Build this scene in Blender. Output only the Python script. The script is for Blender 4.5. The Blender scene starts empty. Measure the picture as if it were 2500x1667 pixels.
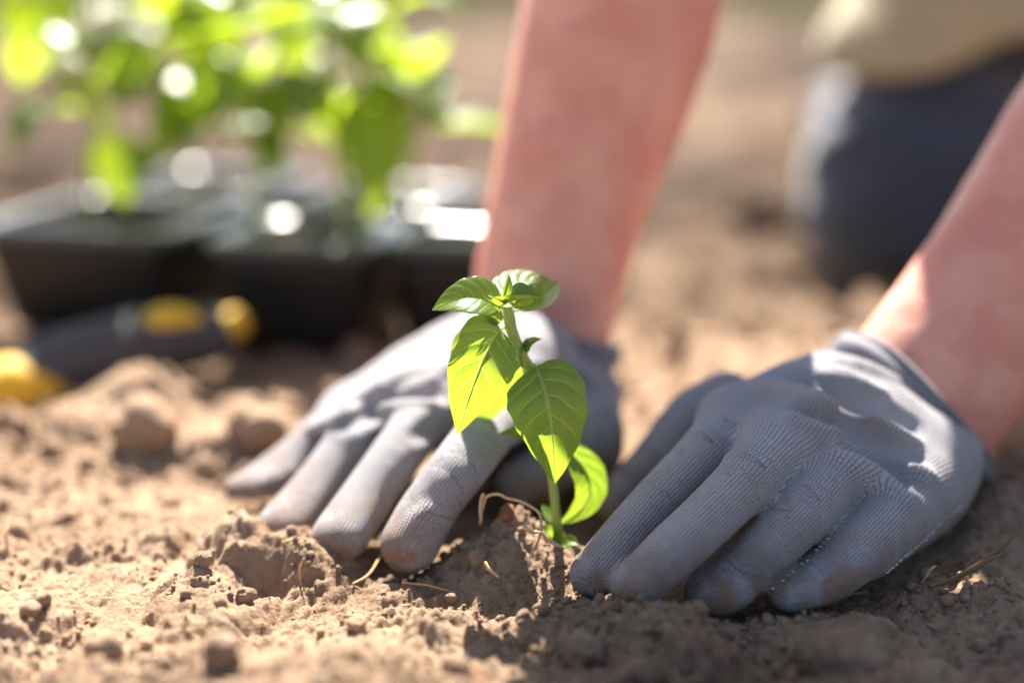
import bpy, math
import numpy as np
from mathutils import Vector
from concurrent.futures import ThreadPoolExecutor

C = bpy.context.scene.collection
SC = bpy.context.scene
rng = np.random.default_rng(7)

# ------------------------------------------------------------------ camera, sky, sun, exposure
H = 0.229                      # camera height above the soil
PITCH = math.radians(14.4)
LENS = 55.0
FX = 2500 * LENS / 36.0
cam_data = bpy.data.cameras.new('camera')
cam_data.lens = LENS
cam_data.sensor_width = 36.0
cam_data.clip_start = 0.01
cam_data.clip_end = 400.0
cam_data.dof.use_dof = True
cam_data.dof.focus_distance = 0.561
cam_data.dof.aperture_fstop = 1.9
cam = bpy.data.objects.new('camera', cam_data)
cam.location = (0, 0, H)
cam.rotation_euler = (math.pi / 2 - PITCH, 0, 0)
C.objects.link(cam)
SC.camera = cam

SUN_EL = math.radians(53)
SUN_AZ = math.radians(-6.5)      # measured from +Y (straight behind the hands) towards +X
world = bpy.data.worlds.new('World')
SC.world = world
world.use_nodes = True
wn = world.node_tree
bg = wn.nodes['Background']
sky = wn.nodes.new('ShaderNodeTexSky')
sky.sky_type = 'NISHITA'
sky.sun_disc = False
sky.sun_elevation = SUN_EL
sky.sun_rotation = SUN_AZ
sky.air_density = 1.0
sky.dust_density = 2.0
wn.links.new(sky.outputs[0], bg.inputs[0])
bg.inputs[1].default_value = 0.05
sun_data = bpy.data.lights.new('sun', 'SUN')
sun_data.energy = 5.0
sun_data.angle = math.radians(0.53)
sun_data.color = (1.0, 0.94, 0.85)
sun = bpy.data.objects.new('sun', sun_data)
sd = Vector((math.sin(SUN_AZ) * math.cos(SUN_EL), math.cos(SUN_AZ) * math.cos(SUN_EL), math.sin(SUN_EL)))
sun.rotation_euler = sd.to_track_quat('Z', 'Y').to_euler()
sun.location = sd * 5
C.objects.link(sun)

SC.view_settings.view_transform = 'Standard'
SC.view_settings.look = 'None'
SC.view_settings.exposure = 2.4
SC.view_settings.gamma = 1.0
SC.view_settings.use_curve_mapping = False
SC.render.engine = 'CYCLES'
SC.cycles.use_denoising = True
SC.cycles.max_bounces = 8
SC.cycles.sample_clamp_indirect = 6.0

# ------------------------------------------------------------------ measuring helpers
def ray(px, py):
    r = (px - 1250) / FX
    u = -(py - 833.5) / FX
    return np.array([r, math.cos(PITCH) + u * math.sin(PITCH), -math.sin(PITCH) + u * math.cos(PITCH)])
EYE = np.array([0, 0, H])
def at(px, py, y):
    d = ray(px, py)
    return EYE + d * (y / d[1])
def on(px, py, z=0.0):
    d = ray(px, py)
    return EYE + d * ((z - H) / d[2])
def RZ(x, y): return 1350 + x * .491, 750 + y * .491
def LZ(x, y): return 500 + x * .4719, 700 + y * .4719
def PZ(x, y): return 1030 + x * .4972, 640 + y * .4974
def DZ(x, y): return x * 1.06293, y * 1.06293
def nrm(v):
    v = np.asarray(v, float)
    return v / max(np.linalg.norm(v), 1e-12)

# ------------------------------------------------------------------ object helpers
def mesh_np(name, V, F, uv=None, smooth=True):
    V = np.asarray(V, np.float32)
    F = np.asarray(F, np.int32)
    me = bpy.data.meshes.new(name)
    k = F.shape[1]
    me.vertices.add(len(V))
    me.vertices.foreach_set('co', V.ravel())
    me.loops.add(F.size)
    me.loops.foreach_set('vertex_index', F.ravel())
    me.polygons.add(len(F))
    me.polygons.foreach_set('loop_start', np.arange(0, F.size, k, dtype=np.int32))
    me.polygons.foreach_set('use_smooth', np.full(len(F), smooth, bool))
    if uv is not None:
        l = me.uv_layers.new(name='UVMap')
        l.data.foreach_set('uv', np.asarray(uv, np.float32)[F.ravel()].ravel())
    me.update()
    me.validate()
    return me

def add(name, me, mat=None, parent=None, loc=None):
    o = bpy.data.objects.new(name, me)
    C.objects.link(o)
    if mat is not None and me is not None and not me.materials:
        me.materials.append(mat)
    if parent is not None:
        o.parent = parent
        if loc is None and parent is not None:
            # meshes are written in world coordinates
            p, off = parent, Vector((0, 0, 0))
            while p is not None:
                off += p.location
                p = p.parent
            o.location = -off
    if loc is not None:
        o.location = loc
    return o

def tag(o, label=None, cat=None, group=None, kind=None):
    if label: o['label'] = label
    if cat: o['category'] = cat
    if group: o['group'] = group
    if kind: o['kind'] = kind
    return o

def empty(name, loc, label, cat, group=None):
    o = bpy.data.objects.new(name, None)
    o.empty_display_size = 0.01
    o.location = loc
    C.objects.link(o)
    return tag(o, label, cat, group)

def join(parts):
    Vs, Fs, Us, n = [], [], [], 0
    for p in parts:
        Vs.append(p[0]); Fs.append(np.asarray(p[1]) + n); n += len(p[0])
        Us.append(p[2] if len(p) > 2 and p[2] is not None else np.zeros((len(p[0]), 2)))
    return np.concatenate(Vs), np.concatenate(Fs), np.concatenate(Us)

def catmull(P, n):
    P = np.asarray(P, float)
    if len(P) == 2:
        t = np.linspace(0, 1, n)[:, None]
        return P[0] * (1 - t) + P[1] * t
    Q = np.vstack([2 * P[0] - P[1], P, 2 * P[-1] - P[-2]])
    out = []
    for s in np.linspace(0, len(P) - 1, n):
        i = min(int(s), len(P) - 2)
        t = s - i
        a, b, c, d = Q[i], Q[i + 1], Q[i + 2], Q[i + 3]
        out.append(.5 * (2 * b + (c - a) * t + (2 * a - 5 * b + 4 * c - d) * t * t + (3 * b - a - 3 * c + d) * t ** 3))
    return np.array(out)

def tube(P, R, seg=10, n=None, cap=True):
    """A round tube through the points P with radii R, as quads (ends closed with collapsed rings)."""
    P = np.asarray(P, float); R = np.asarray(R, float)
    if R.ndim == 0: R = np.full(len(P), float(R))
    if n is None: n = max(4, len(P) * 4)
    A = catmull(np.column_stack([P, R]), n)
    P, R = A[:, :3], np.maximum(A[:, 3], 1e-5)
    if cap:
        P = np.vstack([P[0], P, P[-1]]); R = np.concatenate([[1e-6], R, [1e-6]])
    T = np.gradient(P[1:-1] if cap else P, axis=0)
    if cap: T = np.vstack([T[0], T, T[-1]])
    T /= np.maximum(np.linalg.norm(T, axis=1, keepdims=True), 1e-12)
    ref = np.array([0, 0, 1.0]) if abs(T[0][2]) < .9 else np.array([1.0, 0, 0])
    V, U = [], []
    a = np.arange(seg) * 2 * math.pi / seg
    for i in range(len(P)):
        x = nrm(np.cross(T[i], ref)); y = np.cross(x, T[i]); ref = y
        V.append(P[i] + R[i] * (np.cos(a)[:, None] * x + np.sin(a)[:, None] * y))
        U.append(np.column_stack([np.full(seg, i / (len(P) - 1)), np.arange(seg) / seg]))
    V = np.concatenate(V); U = np.concatenate(U)
    F = []
    for i in range(len(P) - 1):
        b = i * seg
        for j in range(seg):
            k = (j + 1) % seg
            F.append((b + j, b + k, b + seg + k, b + seg + j))
    return V, np.array(F), U

# ------------------------------------------------------------------ numpy noise
def _hash(ix, iy, s):
    h = (ix.astype(np.int64) * 374761393 + iy.astype(np.int64) * 668265263 + s * 2147483647) & 0xffffffff
    h = ((h ^ (h >> 13)) * 1274126177) & 0xffffffff
    return ((h ^ (h >> 16)) & 0xffffff) / float(0x1000000)
def vnoise(x, y, s=0):
    ix, iy = np.floor(x), np.floor(y)
    fx, fy = x - ix, y - iy
    fx = fx * fx * fx * (fx * (fx * 6 - 15) + 10); fy = fy * fy * fy * (fy * (fy * 6 - 15) + 10)
    a = _hash(ix, iy, s); b = _hash(ix + 1, iy, s); c = _hash(ix, iy + 1, s); d = _hash(ix + 1, iy + 1, s)
    return (a * (1 - fx) + b * fx) * (1 - fy) + (c * (1 - fx) + d * fx) * fy * 1.0
def fbm(x, y, oct=4, s=0):
    v = 0; a = .5; t = 0
    for o in range(oct):
        v = v + a * vnoise(x * 2 ** o + 13.7 * o, y * 2 ** o - 7.3 * o, s + o); t += a; a *= .5
    return v / t
def lumps(x, y, cell, s, dens=.7, squash=.7):
    """Rounded crumbs: jittered half-balls on a grid of the given cell size; returns height."""
    gx, gy = x / cell, y / cell
    ix, iy = np.floor(gx), np.floor(gy)
    h = np.zeros_like(x)
    for dx in (-1, 0, 1):
        for dy in (-1, 0, 1):
            cx, cy = ix + dx, iy + dy
            px = cx + _hash(cx, cy, s); py = cy + _hash(cx, cy, s + 1)
            r = .22 + .42 * _hash(cx, cy, s + 2) ** 1.6
            ok = _hash(cx, cy, s + 3) < dens
            el = .7 + .6 * _hash(cx, cy, s + 4)
            d2 = ((gx - px) * el) ** 2 + ((gy - py) / el) ** 2
            q = np.sqrt(np.maximum(r * r - d2, 0)) * squash * ok
            h = np.maximum(h, q)
    return h * cell

# ------------------------------------------------------------------ materials
def new_mat(name):
    m = bpy.data.materials.new(name)
    m.use_nodes = True
    nt = m.node_tree
    return m, nt, nt.nodes['Principled BSDF'], nt.nodes['Material Output']
def N(nt, typ, **kw):
    n = nt.nodes.new(typ)
    for k, v in kw.items():
        if k.startswith('i_'):
            key = k[2:]
            n.inputs[int(key) if key.isdigit() else key.replace('_', ' ')].default_value = v
        else:
            setattr(n, k, v)
    return n
def math_n(nt, op, a, b=None, c=None):
    n = nt.nodes.new('ShaderNodeMath'); n.operation = op
    for i, v in enumerate((a, b, c)):
        if v is None: continue
        if isinstance(v, (int, float)): n.inputs[i].default_value = v
        else: nt.links.new(v, n.inputs[i])
    return n.outputs[0]
def mix_c(nt, f, a, b, bt='MIX'):
    n = nt.nodes.new('ShaderNodeMix'); n.data_type = 'RGBA'; n.blend_type = bt
    for i, v in ((0, f), (6, a), (7, b)):
        if isinstance(v, (int, float)): n.inputs[i].default_value = v
        elif isinstance(v, tuple): n.inputs[i].default_value = (*v, 1)
        else: nt.links.new(v, n.inputs[i])
    return n.outputs[2]
def noise(nt, scale, detail=4, rough=.55, coord=None):
    n = N(nt, 'ShaderNodeTexNoise', i_Scale=scale, i_Detail=detail, i_Roughness=rough)
    if coord is None:
        g = nt.nodes.new('ShaderNodeNewGeometry'); coord = g.outputs['Position']
    nt.links.new(coord, n.inputs['Vector'])
    return n.outputs['Fac']
def ramp(nt, f, stops):
    n = nt.nodes.new('ShaderNodeValToRGB')
    e = n.color_ramp.elements
    while len(e) < len(stops): e.new(.5)
    for k, (p, c) in enumerate(stops):
        e[k].position = p
        e[k].color = (*c, 1) if isinstance(c, tuple) else (c, c, c, 1)
    nt.links.new(f, n.inputs[0])
    return n.outputs[0]
def bump(nt, h, strength, dist, bsdf, prev=None):
    n = N(nt, 'ShaderNodeBump', i_Strength=strength, i_Distance=dist)
    nt.links.new(h, n.inputs['Height'])
    if prev is not None: nt.links.new(prev, n.inputs['Normal'])
    if bsdf is not None: nt.links.new(n.outputs[0], bsdf.inputs['Normal'])
    return n.outputs[0]

def mat_soil(name, c0, c1, c2, fine=1.0):
    m, nt, b, out = new_mat(name)
    big = noise(nt, 14, 3); mid = noise(nt, 120, 4); fin = noise(nt, 900, 5, .65)
    col = ramp(nt, math_n(nt, 'ADD', math_n(nt, 'MULTIPLY', big, .5), math_n(nt, 'MULTIPLY', mid, .5)),
               [(.30, c0), (.5, c1), (.72, c2)])
    col = mix_c(nt, math_n(nt, 'MULTIPLY', fin, .55), col, mix_c(nt, 1.0, col, (.55, .5, .46), 'MULTIPLY'))
    dark_patch = ramp(nt, noise(nt, 3.2, 4, .6), [(.42, 0.0), (.60, 1.0)])
    col = mix_c(nt, math_n(nt, 'MULTIPLY', dark_patch, .7), col, mix_c(nt, 1.0, col, (.50, .47, .45), 'MULTIPLY'))  # random darker patches over all the soil
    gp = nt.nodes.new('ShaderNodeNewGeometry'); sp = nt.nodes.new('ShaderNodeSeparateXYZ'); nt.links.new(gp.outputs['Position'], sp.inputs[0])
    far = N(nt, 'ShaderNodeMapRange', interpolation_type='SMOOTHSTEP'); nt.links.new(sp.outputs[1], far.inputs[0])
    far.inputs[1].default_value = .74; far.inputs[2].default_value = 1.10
    far_shade = math_n(nt, 'MULTIPLY', far.outputs[0], ramp(nt, noise(nt, 2.6, 3, .55), [(.42, 1.0), (.68, .5)]))
    col = mix_c(nt, far_shade, col, mix_c(nt, 1.0, col, (.145, .127, .118), 'MULTIPLY'))   # shade of the backlit far ground, painted into the soil colour
    orange = ramp(nt, noise(nt, 70, 2), [(.66, 0.0), (.74, 1.0)])
    col = mix_c(nt, math_n(nt, 'MULTIPLY', orange, .35), col, (.34, .17, .07))
    nt.links.new(col, b.inputs['Base Color'])
    b.inputs['Roughness'].default_value = .95
    b.inputs['Specular IOR Level'].default_value = .15
    vor = N(nt, 'ShaderNodeTexVoronoi', i_Scale=620.0); gg = nt.nodes.new('ShaderNodeNewGeometry'); nt.links.new(gg.outputs['Position'], vor.inputs['Vector'])
    grain = math_n(nt, 'ADD', fin, math_n(nt, 'MULTIPLY', vor.outputs['Distance'], -.5))
    n1 = bump(nt, grain, .9 * fine, .0017, None)
    n2 = noise(nt, 3200, 3, .7)
    bump(nt, n2, .8 * fine, .0005, b, n1)
    return m
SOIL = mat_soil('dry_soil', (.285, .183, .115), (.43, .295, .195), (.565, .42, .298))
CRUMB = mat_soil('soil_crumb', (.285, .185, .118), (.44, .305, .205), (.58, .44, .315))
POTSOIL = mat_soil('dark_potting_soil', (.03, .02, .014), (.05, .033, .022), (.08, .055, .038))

def mat_plain(name, col, rough=.6, spec=.5, var=.0, scale=60, bumpd=0, bscale=400, **kw):
    m, nt, b, out = new_mat(name)
    if var:
        f = noise(nt, scale, 4)
        c = mix_c(nt, f, tuple(x * (1 - var) for x in col), tuple(min(1, x * (1 + var)) for x in col))
        nt.links.new(c, b.inputs['Base Color'])
    else:
        b.inputs['Base Color'].default_value = (*col, 1)
    b.inputs['Roughness'].default_value = rough
    b.inputs['Specular IOR Level'].default_value = spec
    for k, v in kw.items(): b.inputs[k].default_value = v
    if bumpd: bump(nt, noise(nt, bscale, 3), .6, bumpd, b)
    return m

def mat_leaf(name, top, trans, vein, nveins=6.0, mixf=.55, gloss=.30):
    """Thin leaf: diffuse and glossy face, light coming through from behind, pale vein network on the (s, t) leaf coordinates."""
    m, nt, b, out = new_mat(name)
    uvn = nt.nodes.new('ShaderNodeUVMap')
    sep = nt.nodes.new('ShaderNodeSeparateXYZ'); nt.links.new(uvn.outputs[0], sep.inputs[0])
    s, t = sep.outputs[0], sep.outputs[1]
    at_ = math_n(nt, 'ABSOLUTE', math_n(nt, 'SUBTRACT', math_n(nt, 'MULTIPLY', t, 2), 1))
    warp = math_n(nt, 'MULTIPLY', math_n(nt, 'SUBTRACT', noise(nt, 110, 3), .5), .10)
    side = math_n(nt, 'MULTIPLY', math_n(nt, 'GREATER_THAN', t, .5), .45)
    q = math_n(nt, 'ADD', math_n(nt, 'SUBTRACT', s, math_n(nt, 'MULTIPLY', math_n(nt, 'POWER', at_, 1.25), .26)), warp)
    q = math_n(nt, 'ADD', math_n(nt, 'MULTIPLY', q, nveins), side)
    tri = math_n(nt, 'PINGPONG', q, .5)                       # 0 on a side vein
    v1 = ramp(nt, tri, [(0.0, 1.0), (.035, .75), (.075, 0.0)])
    v1 = math_n(nt, 'MULTIPLY', v1, ramp(nt, at_, [(.55, 1.0), (.92, 0.1)]))
    mid = ramp(nt, at_, [(.018, 1.0), (.06, 0.0)])
    uv2 = N(nt, 'ShaderNodeMapping'); nt.links.new(uvn.outputs[0], uv2.inputs[0]); uv2.inputs['Scale'].default_value = (26, 18, 1)
    vo = N(nt, 'ShaderNodeTexVoronoi', feature='DISTANCE_TO_EDGE', i_Scale=1.0); nt.links.new(uv2.outputs[0], vo.inputs['Vector'])
    net = math_n(nt, 'MULTIPLY', ramp(nt, vo.outputs[0], [(0.0, 1.0), (.08, 0.0)]), .13)
    v = math_n(nt, 'MAXIMUM', math_n(nt, 'MAXIMUM', math_n(nt, 'MULTIPLY', v1, .6), math_n(nt, 'MULTIPLY', mid, .9)), net)
    blot = noise(nt, 160, 3)
    ct = mix_c(nt, v, mix_c(nt, blot, tuple(x * .8 for x in top), tuple(x * 1.2 for x in top)), vein)
    cb = mix_c(nt, math_n(nt, 'MULTIPLY', v, .8), mix_c(nt, blot, tuple(x * .85 for x in trans), tuple(min(1, x * 1.1) for x in trans)), tuple(min(1, x * 1.5 + .08) for x in trans))
    speck = math_n(nt, 'MULTIPLY', ramp(nt, noise(nt, 1100, 2, .6), [(.66, 0.0), (.70, 1.0)]), .6)
    ct = mix_c(nt, speck, ct, (.30, .21, .13)); cb = mix_c(nt, speck, cb, (.10, .09, .02))
    cb = mix_c(nt, math_n(nt, 'MULTIPLY', ramp(nt, noise(nt, 55, 3), [(.4, 0.0), (.65, 1.0)]), .3), cb, mix_c(nt, 1.0, cb, (.7, .82, .6), 'MULTIPLY'))
    nt.links.new(ct, b.inputs['Base Color'])
    b.inputs['Roughness'].default_value = gloss
    b.inputs['Specular IOR Level'].default_value = .5
    hgt = math_n(nt, 'ADD', math_n(nt, 'MULTIPLY', v, -.6), math_n(nt, 'MULTIPLY', noise(nt, 700, 2), .4))
    nb = bump(nt, hgt, .5, .0004, b)
    tr = nt.nodes.new('ShaderNodeBsdfTranslucent')
    nt.links.new(cb, tr.inputs[0]); nt.links.new(nb, tr.inputs['Normal'])
    mx = nt.nodes.new('ShaderNodeMixShader'); mx.inputs[0].default_value = mixf
    nt.links.new(b.outputs[0], mx.inputs[1]); nt.links.new(tr.outputs[0], mx.inputs[2])
    nt.links.new(mx.outputs[0], out.inputs['Surface'])
    return m
LEAF = mat_leaf('seedling_leaf', (.10, .185, .045), (.29, .41, .02), (.32, .40, .14))
LEAF_FAR = mat_leaf('potted_leaf', (.065, .13, .022), (.33, .43, .010), (.30, .38, .12), 5.0, .58, .34)
STEM = mat_plain('green_stem', (.28, .36, .07), .45, .5, .25, 250, .0002, 900, **{'Subsurface Weight': .35, 'Subsurface Radius': (.6, .8, .2), 'Subsurface Scale': .002})
def mat_rib():
    m, nt, b, out = new_mat('leaf_midrib')
    b.inputs['Base Color'].default_value = (.42, .50, .20, 1); b.inputs['Roughness'].default_value = .45
    tr = nt.nodes.new('ShaderNodeBsdfTranslucent'); tr.inputs[0].default_value = (.55, .62, .16, 1)
    mx = nt.nodes.new('ShaderNodeMixShader'); mx.inputs[0].default_value = .6
    nt.links.new(b.outputs[0], mx.inputs[1]); nt.links.new(tr.outputs[0], mx.inputs[2]); nt.links.new(mx.outputs[0], out.inputs['Surface'])
    return m
RIB = mat_rib()

def mat_glove():
    m, nt, b, out = new_mat('grey_knit')
    uvn = nt.nodes.new('ShaderNodeUVMap')
    sep = nt.nodes.new('ShaderNodeSeparateXYZ'); nt.links.new(uvn.outputs[0], sep.inputs[0])
    u, v = sep.outputs[0], sep.outputs[1]                    # in millimetres: along the finger, around it
    wob = math_n(nt, 'MULTIPLY', math_n(nt, 'SUBTRACT', noise(nt, 260, 2), .5), .5)
    vp = math_n(nt, 'DIVIDE', math_n(nt, 'ADD', v, wob), 1.45)
    w = math_n(nt, 'PINGPONG', vp, .5)                       # 0..0.5 across one wale
    wale = math_n(nt, 'SINE', math_n(nt, 'MULTIPLY', w, math.pi))
    ph = math_n(nt, 'SUBTRACT', math_n(nt, 'DIVIDE', math_n(nt, 'ADD', u, wob), 1.15), math_n(nt, 'MULTIPLY', w, 1.1))
    row = math_n(nt, 'ADD', math_n(nt, 'MULTIPLY', math_n(nt, 'SINE', math_n(nt, 'MULTIPLY', ph, 2 * math.pi)), .5), .5)
    h = math_n(nt, 'MULTIPLY', math_n(nt, 'POWER', wale, .6), math_n(nt, 'ADD', math_n(nt, 'MULTIPLY', row, .6), .4))
    base = mix_c(nt, noise(nt, 45, 3), (.40, .395, .425), (.51, .50, .525))
    base = mix_c(nt, math_n(nt, 'MULTIPLY', ramp(nt, h, [(.14, 1.0), (.6, 0.0)]), .8), base, (.085, .08, .09))
    geo = nt.nodes.new('ShaderNodeNewGeometry')
    sp = nt.nodes.new('ShaderNodeSeparateXYZ'); nt.links.new(geo.outputs['Position'], sp.inputs[0])
    low = ramp(nt, math_n(nt, 'MULTIPLY', sp.outputs[2], 22.0), [(.16, 1.0), (.66, 0.0)])
    dirt = math_n(nt, 'MULTIPLY', ramp(nt, noise(nt, 80, 5, .65), [(.30, 0.0), (.60, 1.0)]), math_n(nt, 'ADD', math_n(nt, 'MULTIPLY', low, .85), .20))
    base = mix_c(nt, dirt, base, (.25, .138, .07))
    nt.links.new(base, b.inputs['Base Color'])
    b.inputs['Roughness'].default_value = .85
    b.inputs['Specular IOR Level'].default_value = .25
    b.inputs['Sheen Weight'].default_value = .25
    b.inputs['Sheen Roughness'].default_value = .4
    n1 = bump(nt, noise(nt, 130, 4), .25, .002, None)
    n2 = bump(nt, h, 1.0, .0010, None, n1)
    bump(nt, noise(nt, 3000, 2, .7), .5, .0002, b, n2)
    return m
GLOVE = mat_glove()
CUFF = mat_plain('glove_cuff_knit', (.145, .143, .16), .9, .2, .15, 60, .0004, 900, **{'Sheen Weight': .2})
THREAD = mat_plain('white_thread', (.46, .45, .45), .8, .2, .2, 300)

def mat_skin():
    m, nt, b, out = new_mat('skin')
    c = mix_c(nt, noise(nt, 22, 4), (.62, .29, .20), (.75, .41, .305))
    c = mix_c(nt, math_n(nt, 'MULTIPLY', ramp(nt, noise(nt, 38, 3, .6), [(.40, 0.0), (.60, 1.0)]), .6), c, (.56, .19, .14))
    c = mix_c(nt, math_n(nt, 'MULTIPLY', noise(nt, 500, 3), .35), c, (.50, .21, .15))
    nt.links.new(c, b.inputs['Base Color'])
    b.inputs['Roughness'].default_value = .5
    b.inputs['Specular IOR Level'].default_value = .4
    b.inputs['Subsurface Weight'].default_value = .7
    b.inputs['Subsurface Radius'].default_value = (1.0, .35, .2)
    b.inputs['Subsurface Scale'].default_value = .009
    bump(nt, noise(nt, 900, 4, .6), .4, .0008, b, bump(nt, noise(nt, 60, 3), .35, .004, None))
    return m
SKIN = mat_skin()
JEANS = mat_plain('navy_denim', (.030, .040, .066), .85, .25, .25, 40, .0006, 900, **{'Sheen Weight': .35})
SHIRT = mat_plain('olive_cotton', (.36, .31, .20), .9, .2, .12, 30, .0006, 700, **{'Sheen Weight': .2})
HAIR = mat_plain('brown_hair', (.06, .035, .02), .5, .4, .3, 200, .002, 500)
SHOE = mat_plain('dark_rubber', (.03, .03, .03), .6, .4, .2)
PLASTIC = mat_plain('black_plastic', (.010, .009, .009), .4, .3, .3, 40, .0004, 300)
RIM = mat_plain('black_plastic_lip', (.03, .027, .025), .27, 1.0, .3, 60, .0009, 260)
RUBBER = mat_plain('charcoal_rubber_grip', (.065, .062, .064), .8, .15, .2, 80, .0003, 500)
YELLOW = mat_plain('yellow_plastic', (.62, .36, .02), .6, .3, .08, 60)
STEEL = mat_plain('brushed_steel', (.55, .55, .57), .35, .5, .1, 100, Metallic=1.0)
STRAW = mat_plain('dry_straw', (.42, .27, .12), .8, .3, .3, 400, .0003, 900)
TWIG = mat_plain('brown_twig', (.17, .10, .055), .85, .2, .3, 300, .0005, 900)
ROOT = mat_plain('dry_root', (.46, .31, .17), .85, .2, .25, 400, .0003, 1200)
BLADE = mat_plain('grass_blade', (.11, .17, .03), .6, .3, .3, 8, **{'Transmission Weight': 0.0})

# ------------------------------------------------------------------ soil
def gauss(x, y, p, rx, ry=None, rot=0.0, pw=1.0):
    ry = ry or rx
    c, s = math.cos(rot), math.sin(rot)
    dx, dy = x - p[0], y - p[1]
    a, b_ = dx * c + dy * s, -dx * s + dy * c
    return np.exp(-((a / rx) ** 2 + (b_ / ry) ** 2) ** pw)

MOUND = on(1250, 1330, .01)
CRATER = on(655, 1378, .006)
def broad(x, y):
    """The large forms of the soil."""
    d = np.clip((y - .8) / 4, 0, 1)
    h = (fbm(x * 6, y * 6, 3, 11) - .5) * (.012 + .09 * np.clip((y - .8) / 1.5, 0, 1))
    h = h + (fbm(x * 22, y * 22, 3, 21) - .5) * .012
    # raised lip with a thumb-sized hollow to the left of the fingertips
    h = h + .009 * gauss(x, y, CRATER + (.004, .010, 0), .030, .020) - .013 * gauss(x, y, CRATER + (-.003, -.004, 0), .013, .011, pw=1.6)
    h = h + .006 * gauss(x, y, on(800, 1430), .03, .014)
    # clods left of the gloved hand
    h = h + .022 * gauss(x, y, on(345, 1040), .022, .02, pw=1.4) + .014 * gauss(x, y, on(640, 1040), .022, .018, pw=1.4)
    h = h + .012 * gauss(x, y, on(130, 1090), .05, .03)
    # push-up in front of the right fingertips, and the soft rise in the foreground
    h = h + .008 * gauss(x, y, on(1620, 1530), .07, .016) + .010 * gauss(x, y, on(2300, 1440), .04, .025)
    h = h + .012 * gauss(x, y, (-.07, .43, 0), .10, .05) + .010 * gauss(x, y, (.10, .415, 0), .12, .03)
    # bank of soil right of the wrist, and loose heap behind the hands
    h = h + .016 * gauss(x, y, (.20, .60, 0), .022, .05, -.3)
    h = h + .022 * gauss(x, y, (.10, .84, 0), .07, .05) + .016 * gauss(x, y, (.17, .78, 0), .05, .04)
    # pressed flat under the hands
    for p, rx, ry, rot in PRESS:
        g = gauss(x, y, p, rx, ry, rot, 2.0)
        h = h * (1 - g) - .004 * g
    h = h + .020 * gauss(x, y, MOUND, .030, .022, pw=1.3) + .008 * gauss(x, y, on(1150, 1270), .014, .012)
    return h
PRESS = [((.095, .57, 0), .085, .062, .25), ((-.035, .635, 0), .062, .085, .55), ((.03, .69, 0), .04, .05, 0),
         ((-.21, .82, 0), .10, .03, .5), ((.048, .603, 0), .030, .022, .9)]
def height(x, y, sx=None):
    """Soil height; sx is the local mesh spacing, so that crumbs finer than it drop out."""
    if sx is None: sx = np.full_like(x, .0009)
    h = broad(x, y)
    pr = np.ones_like(x)
    for p, rx, ry, rot in PRESS: pr = np.minimum(pr, 1 - .8 * gauss(x, y, p, rx, ry, rot, 2.0))
    patch = .35 + 1.1 * np.clip(fbm(x * 30, y * 30, 2, 71) * 1.8 - .5, 0, 1)
    wx = x + (fbm(x * 160, y * 160, 2, 91) - .5) * .006
    wy = y + (fbm(x * 160, y * 160, 2, 95) - .5) * .006
    for cell, amp, s, dens in ((.14, .45, 26, .5), (.050, .5, 31, .5), (.022, .62, 41, .6), (.011, .75, 46, .62), (.0055, .85, 51, .7), (.0028, .85, 56, .75)):
        f = np.clip((cell * .32 - sx) / (cell * .16), 0, 1)
        if not f.any(): continue
        k = patch if cell < .03 else (1.0 if cell < .1 else np.clip((y - .85) / .4, 0, 1))
        if cell in (.05, .022): k = k * (1 + 1.1 * np.clip((y - .72) / .3, 0, 1))
        h = h + lumps(wx, wy, cell, s, dens) * amp * f * pr * k
    h = h + (fbm(x * 330, y * 330, 3, 61) - .5) * .0042 * np.clip((.004 - sx) / .003, 0, 1)
    return h - .004

def grow(a, b, step, lim, k=1.06):
    out = [a]
    s = step
    while abs(out[-1] - a) < lim:
        out.append(out[-1] + (s if b > 0 else -s)); s *= k
    return out[1:]
def make_ground():
    xd = list(np.arange(-.24, .2401, .0009))
    xs = np.array(grow(xd[0], -1, .001, 60, 1.035)[::-1] + xd + grow(xd[-1], 1, .001, 60, 1.035))
    yd = list(np.arange(.40, .72, .0009))
    ys = np.array(grow(yd[0], -1, .001, 12, 1.06)[::-1] + yd + grow(yd[-1], 1, .001, 150, 1.0135))
    X, Y = np.meshgrid(xs, ys)
    SX = np.maximum(np.gradient(xs)[None, :] * np.ones_like(Y), np.gradient(ys)[:, None] * np.ones_like(X))
    Z = height(X, Y, SX)
    nx, ny = len(xs), len(ys)
    i = np.arange(nx * ny).reshape(ny, nx)
    F = np.stack([i[:-1, :-1], i[:-1, 1:], i[1:, 1:], i[1:, :-1]], -1).reshape(-1, 4)
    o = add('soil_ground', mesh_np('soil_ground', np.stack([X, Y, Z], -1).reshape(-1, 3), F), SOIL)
    tag(o, 'dry sandy brown soil covering the whole garden bed', 'soil', kind='structure')
make_ground()

def ground_z(x, y):
    return float(height(np.array([x], float), np.array([y], float))[0])

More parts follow.
